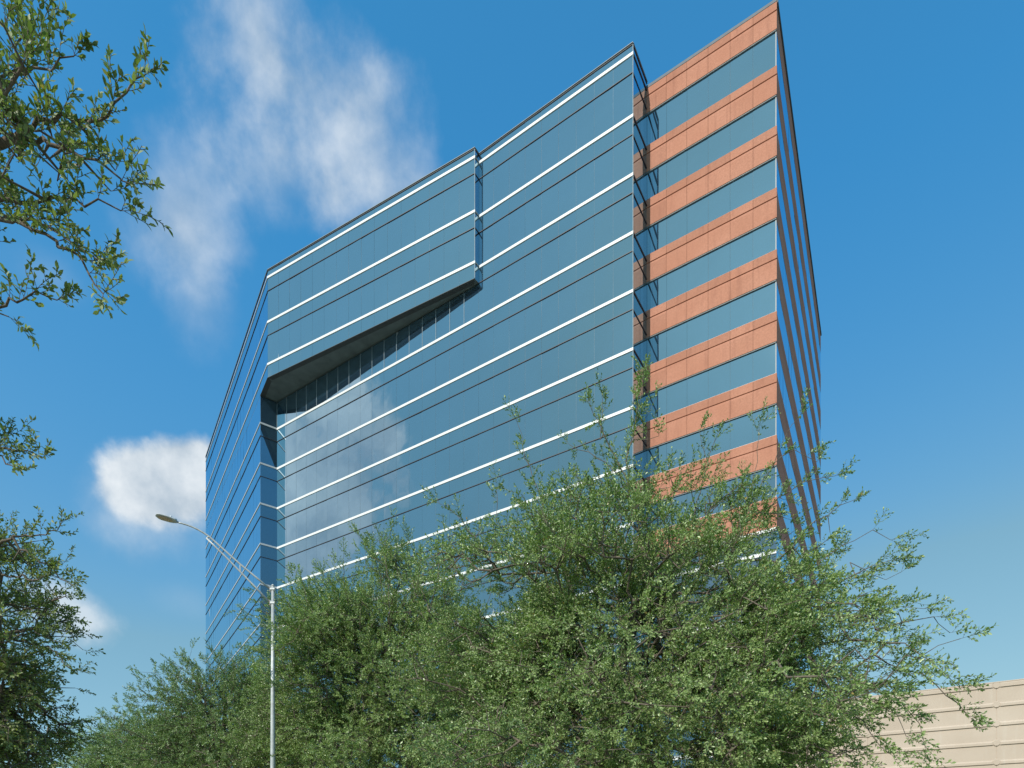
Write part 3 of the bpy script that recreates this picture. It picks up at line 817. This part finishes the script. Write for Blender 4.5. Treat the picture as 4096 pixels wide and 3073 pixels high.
# nearest big oak in front of the tower, right of centre
tx, ty = at(2430, 3000, 13.0).x, 13.0
make_tree('oak_tree', 'large airy green oak in front of the terracotta wing, its tips highest against the tower', 'street oaks in front of the tower',
    [(tx+0.1, ty, 0), (tx, ty, 2.2), tuple(at(2440, 2812, 13.0)), tuple(at(2490, 2635, 13.0)), tuple(at(2540, 2486, 13.1))],
    [B(2450, 2520, 13.5, 700, 420, 3.0, 520), B(2860, 2520, 13.0, 420, 330, 2.4, 310), B(2050, 2560, 14.0, 400, 420, 2.6, 300),
     B(3130, 2640, 11.5, 350, 270, 1.7, 120), B(3340, 2600, 11.0, 240, 150, 1.2, 38), B(2500, 2180, 14.0, 330, 260, 2.0, 105),
     B(2850, 2150, 14.0, 300, 180, 1.6, 38), B(2050, 2200, 14.5, 330, 190, 1.8, 75), B(2700, 2900, 12.0, 700, 260, 2.6, 330),
     B(2100, 2900, 13.0, 420, 260, 2.4, 220), B(3150, 2920, 9.8, 230, 220, 1.3, 75), B(2430, 2390, 12.6, 360, 190, 1.5, 130), B(2750, 2700, 11.6, 420, 230, 1.6, 90), B(3480, 2780, 9.2, 180, 150, 1.2, 16), B(2400, 3060, 11.5, 800, 160, 2.2, 200), B(3120, 2330, 13.0, 260, 180, 1.2, 26)],
    [LD((2582, 2421, 13.2), (2578, 2199, 13.5), (2535, 2020, 13.7), (2511, 1847, 13.9), (2554, 1640, 14.0), (2578, 1490, 14.1), d=1.0), LD((2511, 1800, 13.9), (2560, 1600, 13.9), (2575, 1520, 13.9), d=1.0),
     LD((2300, 2400, 14), (2220, 2150, 14.4), (2150, 1950, 14.5), (2090, 1790, 14.6), (2072, 1700, 14.6), d=0.9),
     LD((2520, 1950, 13.8), (2440, 1780, 13.8), (2390, 1690, 13.7), (2350, 1610, 13.6), d=0.7),
     LD((2520, 1950, 13.8), (2420, 1850, 14.2), (2280, 1780, 14.4), d=0.8),
     LD((2400, 1760, 13.8), (2410, 1600, 13.7), d=0.7), LD((2545, 1700, 14), (2600, 1650, 14.2), (2620, 1600, 14.2), d=0.5),
     LD((2540, 1760, 14), (2640, 1740, 13.8), d=0.5),
     LD((2000, 2300, 14.2), (1900, 2150, 14.4), (1830, 2060, 14.5), (1760, 2010, 14.5), d=0.8),
     LD((1960, 2250, 14.2), (1990, 2050, 14.5), (1990, 1960, 14.5), d=0.6),
     LD((2750, 2250, 13.8), (2790, 2000, 14), (2830, 1850, 14), (2800, 1730, 14), d=0.8), LD((2830, 1850, 14), (2870, 1740, 14), d=0.7),
     LD((2900, 2300, 13.5), (2980, 2050, 13.4), (3030, 1850, 13.3), (3040, 1700, 13.3), d=0.7),
     LD((2980, 2050, 13.4), (3090, 1860, 13.2), (3140, 1740, 13.1), (3200, 1660, 13.1), d=0.6),
     LD((3090, 1860, 13.2), (3180, 1800, 13.1), (3270, 1840, 13), d=0.7), LD((3000, 2080, 13.4), (3200, 1930, 13.0), (3340, 1905, 12.8), d=0.6),
     LD((3100, 2250, 13), (3260, 2080, 12.8), (3420, 1995, 12.6), d=0.75),
     LD((3150, 2350, 12.8), (3370, 2180, 12.4), (3490, 2120, 12.2), (3560, 2160, 12.1), d=0.85),
     LD((3200, 2400, 12.4), (3430, 2290, 12.0), (3570, 2240, 11.8), d=0.8), LD((3400, 2250, 12.2), (3540, 2320, 12.0), (3600, 2290, 11.8), d=0.7),
     LD((3300, 2450, 11.6), (3540, 2440, 11.2), (3690, 2430, 11.0), d=0.95),
     LD((3400, 2560, 11.0), (3620, 2570, 10.6), (3720, 2650, 10.4), (3790, 2700, 10.2), (3840, 2750, 10.0), d=0.9),
     LD((3500, 2620, 10.8), (3680, 2700, 10.4), (3780, 2780, 10.2), (3860, 2860, 10.0), d=0.9),
     LD((3400, 2700, 10.2), (3560, 2790, 9.6), (3680, 2890, 9.2), (3690, 2980, 9.0), d=0.7),
     LD((3300, 2780, 9.8), (3440, 2880, 9.2), (3520, 2980, 8.8), (3560, 3010, 8.7), d=0.8),
     LD((3450, 2760, 9.8), (3580, 2860, 9.3), (3625, 2960, 9.0), d=0.6)],
    M['leaf'], 11, leaf=0.061, clump=0.27, nmul=1.3, spray=0.46, n_side=7, dens=1.0, droop=0.0, trunk_r=0.2)

# second oak, behind the lamp post
make_tree('oak_tree', 'full green oak standing right behind the street lamp pole', 'street oaks in front of the tower',
    [(at(1480, 3000, 22.6).x, 22.6, 0), (at(1490, 3000, 22.6).x, 22.6, 2.6), A3(1500, 2980, 22.6), A3(1540, 2650, 22.6)],
    [B(1560, 2700, 22.8, 420, 310, 3.0, 480), B(1330, 2720, 22.6, 190, 330, 2.6, 240), B(1250, 2500, 23.3, 140, 110, 1.6, 60), B(1800, 2650, 23.3, 330, 330, 3.2, 260),
     B(1520, 2930, 22.6, 430, 210, 2.0, 340), B(1555, 2320, 23.3, 80, 110, 1.0, 34), B(1400, 2500, 23.3, 150, 120, 1.6, 70), B(1700, 2500, 23.3, 190, 140, 1.8, 80), B(1850, 2950, 21.8, 350, 200, 2.6, 170), B(1600, 3080, 20.9, 430, 130, 2.4, 200), B(1190, 2960, 24.0, 200, 190, 2.0, 170)],
    [LD((1560, 2450, 21.2), (1550, 2300, 21.3), (1530, 2190, 21.4), (1570, 2110, 21.5), d=0.9), LD((1540, 2260, 21.3), (1480, 2220, 21.3), (1440, 2150, 21.4), d=0.8),
     LD((1640, 2450, 21.5), (1680, 2280, 21.6), (1680, 2220, 21.6), d=0.9), LD((1400, 2480, 21), (1330, 2350, 21.2), (1290, 2290, 21.3), d=0.9),
     LD((1250, 2450, 21), (1200, 2330, 21.2), (1180, 2290, 21.2), d=0.9), LD((1180, 2560, 20.4), (1110, 2600, 19.6), (1060, 2590, 19.2), d=0.6), LD((1180, 2750, 20.2), (1110, 2740, 19.6), (1070, 2700, 19.3), d=0.6)],
    M['leaf_mid'], 23, leaf=0.068, clump=0.42, nmul=1.9, spray=0.50, n_side=7, dens=0.95, trunk_r=0.22)

# third oak, left of the lamp
make_tree('oak_tree', 'dark green oak left of the lamp pole with ragged tips before the blue tower face', 'street oaks in front of the tower',
    [(at(860, 3000, 27).x, 27, 0), (at(860, 3000, 27).x, 27, 2.6), A3(880, 3000, 27), A3(900, 2850, 27)],
    [B(900, 2850, 27, 250, 150, 3.0, 240), B(800, 2980, 26.5, 260, 130, 3.0, 200), B(1060, 2900, 26.5, 180, 190, 2.6, 170), B(1000, 3050, 25, 220, 100, 2.4, 140), B(960, 2740, 27, 110, 80, 1.6, 40)],
    [LD((840, 2850, 27), (800, 2740, 27), (740, 2640, 27), (735, 2620, 27), d=0.95), LD((800, 2850, 27), (720, 2760, 27), (680, 2690, 27), d=0.9),
     LD((900, 2800, 27), (900, 2700, 27), (850, 2610, 27), d=0.95), LD((960, 2780, 26.8), (980, 2680, 26.8), (975, 2610, 26.8), d=0.95),
     LD((760, 2950, 26.6), (690, 2890, 26.6), (655, 2860, 26.6), d=0.9), LD((1000, 2800, 26.4), (1030, 2720, 26.4), (1025, 2660, 26.4), d=0.9)],
    M['leaf_deep'], 31, leaf=0.072, clump=0.5, nmul=2.0, spray=0.44, n_side=7, dens=0.9, trunk_r=0.2)

# farther oak at the lower left
make_tree('oak_tree', 'farthest green oak with a low rounded crown at the lower left of the row', 'street oaks in front of the tower',
    [(at(600, 3000, 38).x, 38, 0), (at(600, 3000, 38).x, 38, 3.0), A3(600, 3040, 38)],
    [B(590, 3010, 38, 200, 120, 3.6, 420), B(470, 3070, 37, 120, 90, 3.0, 170), B(720, 3000, 38, 130, 110, 3.0, 160), B(600, 3120, 36, 240, 70, 3.0, 120)],
    [LD((560, 2980, 38), (550, 2900, 38), (560, 2865, 38), d=0.9), LD((480, 3020, 37.5), (430, 2970, 37.5), (415, 2945, 37.5), d=0.9), LD((420, 3060, 37), (360, 3030, 37), (345, 3020, 37), d=0.9),
     LD((650, 2950, 38), (660, 2880, 38), d=0.9)],
    M['leaf_mid'], 41, leaf=0.082, clump=0.6, nmul=1.9, spray=0.5, n_side=7, dens=0.85, trunk_r=0.22)

# oak at the left whose limbs hang over the viewer
make_tree('oak_tree', 'shaded oak at the left edge with limbs hanging into the upper left sky', 'street oaks in front of the tower',
    [(-9.6, 7.6, 0), (-9.5, 7.5, 2.5), (-9.0, 7.4, 4.2), (-8.2, 7.2, 5.6)],
    [B(-60, 600, 5.0, 190, 280, 0.6, 26), B(80, 740, 4.8, 170, 230, 0.5, 22), B(-60, 1000, 5.0, 150, 150, 0.5, 12),
     B(-60, 2300, 9.5, 210, 180, 1.4, 140), B(30, 2450, 9.4, 150, 150, 1.0, 75), B(0, 2680, 9.6, 150, 150, 1.0, 120), B(-40, 2850, 9.8, 190, 230, 1.5, 280), B(30, 3020, 9.8, 130, 150, 1.2, 150), B(-250, 2600, 9.5, 300, 500, 1.6, 60)],
    [LD((-400, 700, 5.6), (-150, 640, 5.1), (150, 480, 4.8), (430, 470, 4.7), (500, 380, 4.7), (530, 320, 4.7), (580, 290, 4.7), d=0.8),
     LD((-300, 500, 5.6), (-100, 420, 5.2), (60, 290, 5.0), (150, 180, 5.0), (180, 100, 5.0), d=0.8), LD((60, 290, 5.0), (60, 120, 5.0), (90, 10, 5.0), d=0.8),
     LD((60, 290, 5.0), (220, 270, 4.9), (300, 210, 4.9), d=0.8),
     LD((-300, 640, 5.6), (0, 540, 4.9), (200, 560, 4.8), (330, 600, 4.7), (430, 660, 4.7), (530, 740, 4.7), d=0.75),
     LD((-300, 800, 5.6), (0, 800, 4.9), (180, 810, 4.8), (330, 800, 4.7), (460, 850, 4.7), d=0.95),
     LD((-200, 850, 5.2), (80, 880, 4.9), (230, 960, 4.8), (330, 1050, 4.8), (400, 1140, 4.8), (420, 1180, 4.8), d=0.9),
     LD((80, 880, 4.9), (250, 940, 4.8), (400, 1030, 4.8), d=0.8),
     LD((-300, 1200, 5.8), (-60, 1230, 5.2), (80, 1210, 5.1), (150, 1180, 5.1), (230, 1195, 5.1), d=0.9), LD((-60, 1230, 5.2), (20, 1260, 5.1), d=0.9),
     LD((-300, 1800, 7.6), (-60, 1790, 7.2), (60, 1790, 7.1), (190, 1820, 7.1), d=0.95), LD((-60, 1790, 7.2), (60, 1880, 7.1), d=0.9), LD((-60, 1790, 7.2), (30, 1740, 7.1), d=0.9),
     LD((-100, 2200, 9.2), (80, 2150, 9.0), (180, 2140, 8.9), (255, 2100, 8.9), d=0.85), LD((80, 2200, 9.0), (200, 2270, 8.9), (300, 2360, 8.9), d=0.95),
     LD((0, 2300, 9.2), (150, 2320, 9), (220, 2290, 9), d=0.9), LD((0, 2550, 9.4), (180, 2590, 9.1), (290, 2680, 9.0), d=0.95), LD((0, 2550, 9.4), (160, 2530, 9.2), (230, 2570, 9.1), d=0.9),
     LD((0, 2450, 9.4), (120, 2440, 9.2), (170, 2470, 9.1), d=0.9), LD((0, 2800, 9.6), (120, 2780, 9.3), (160, 2780, 9.3), d=0.9), LD((0, 2950, 9.6), (150, 2980, 9.3), (200, 3050, 9.3), d=0.9)],
    M['leaf_near'], 57, leaf=0.053, spray=0.27, n_side=5, dens=0.85, clump=0.16, nmul=0.75, step=0.085, fine=True, trunk_r=0.25)
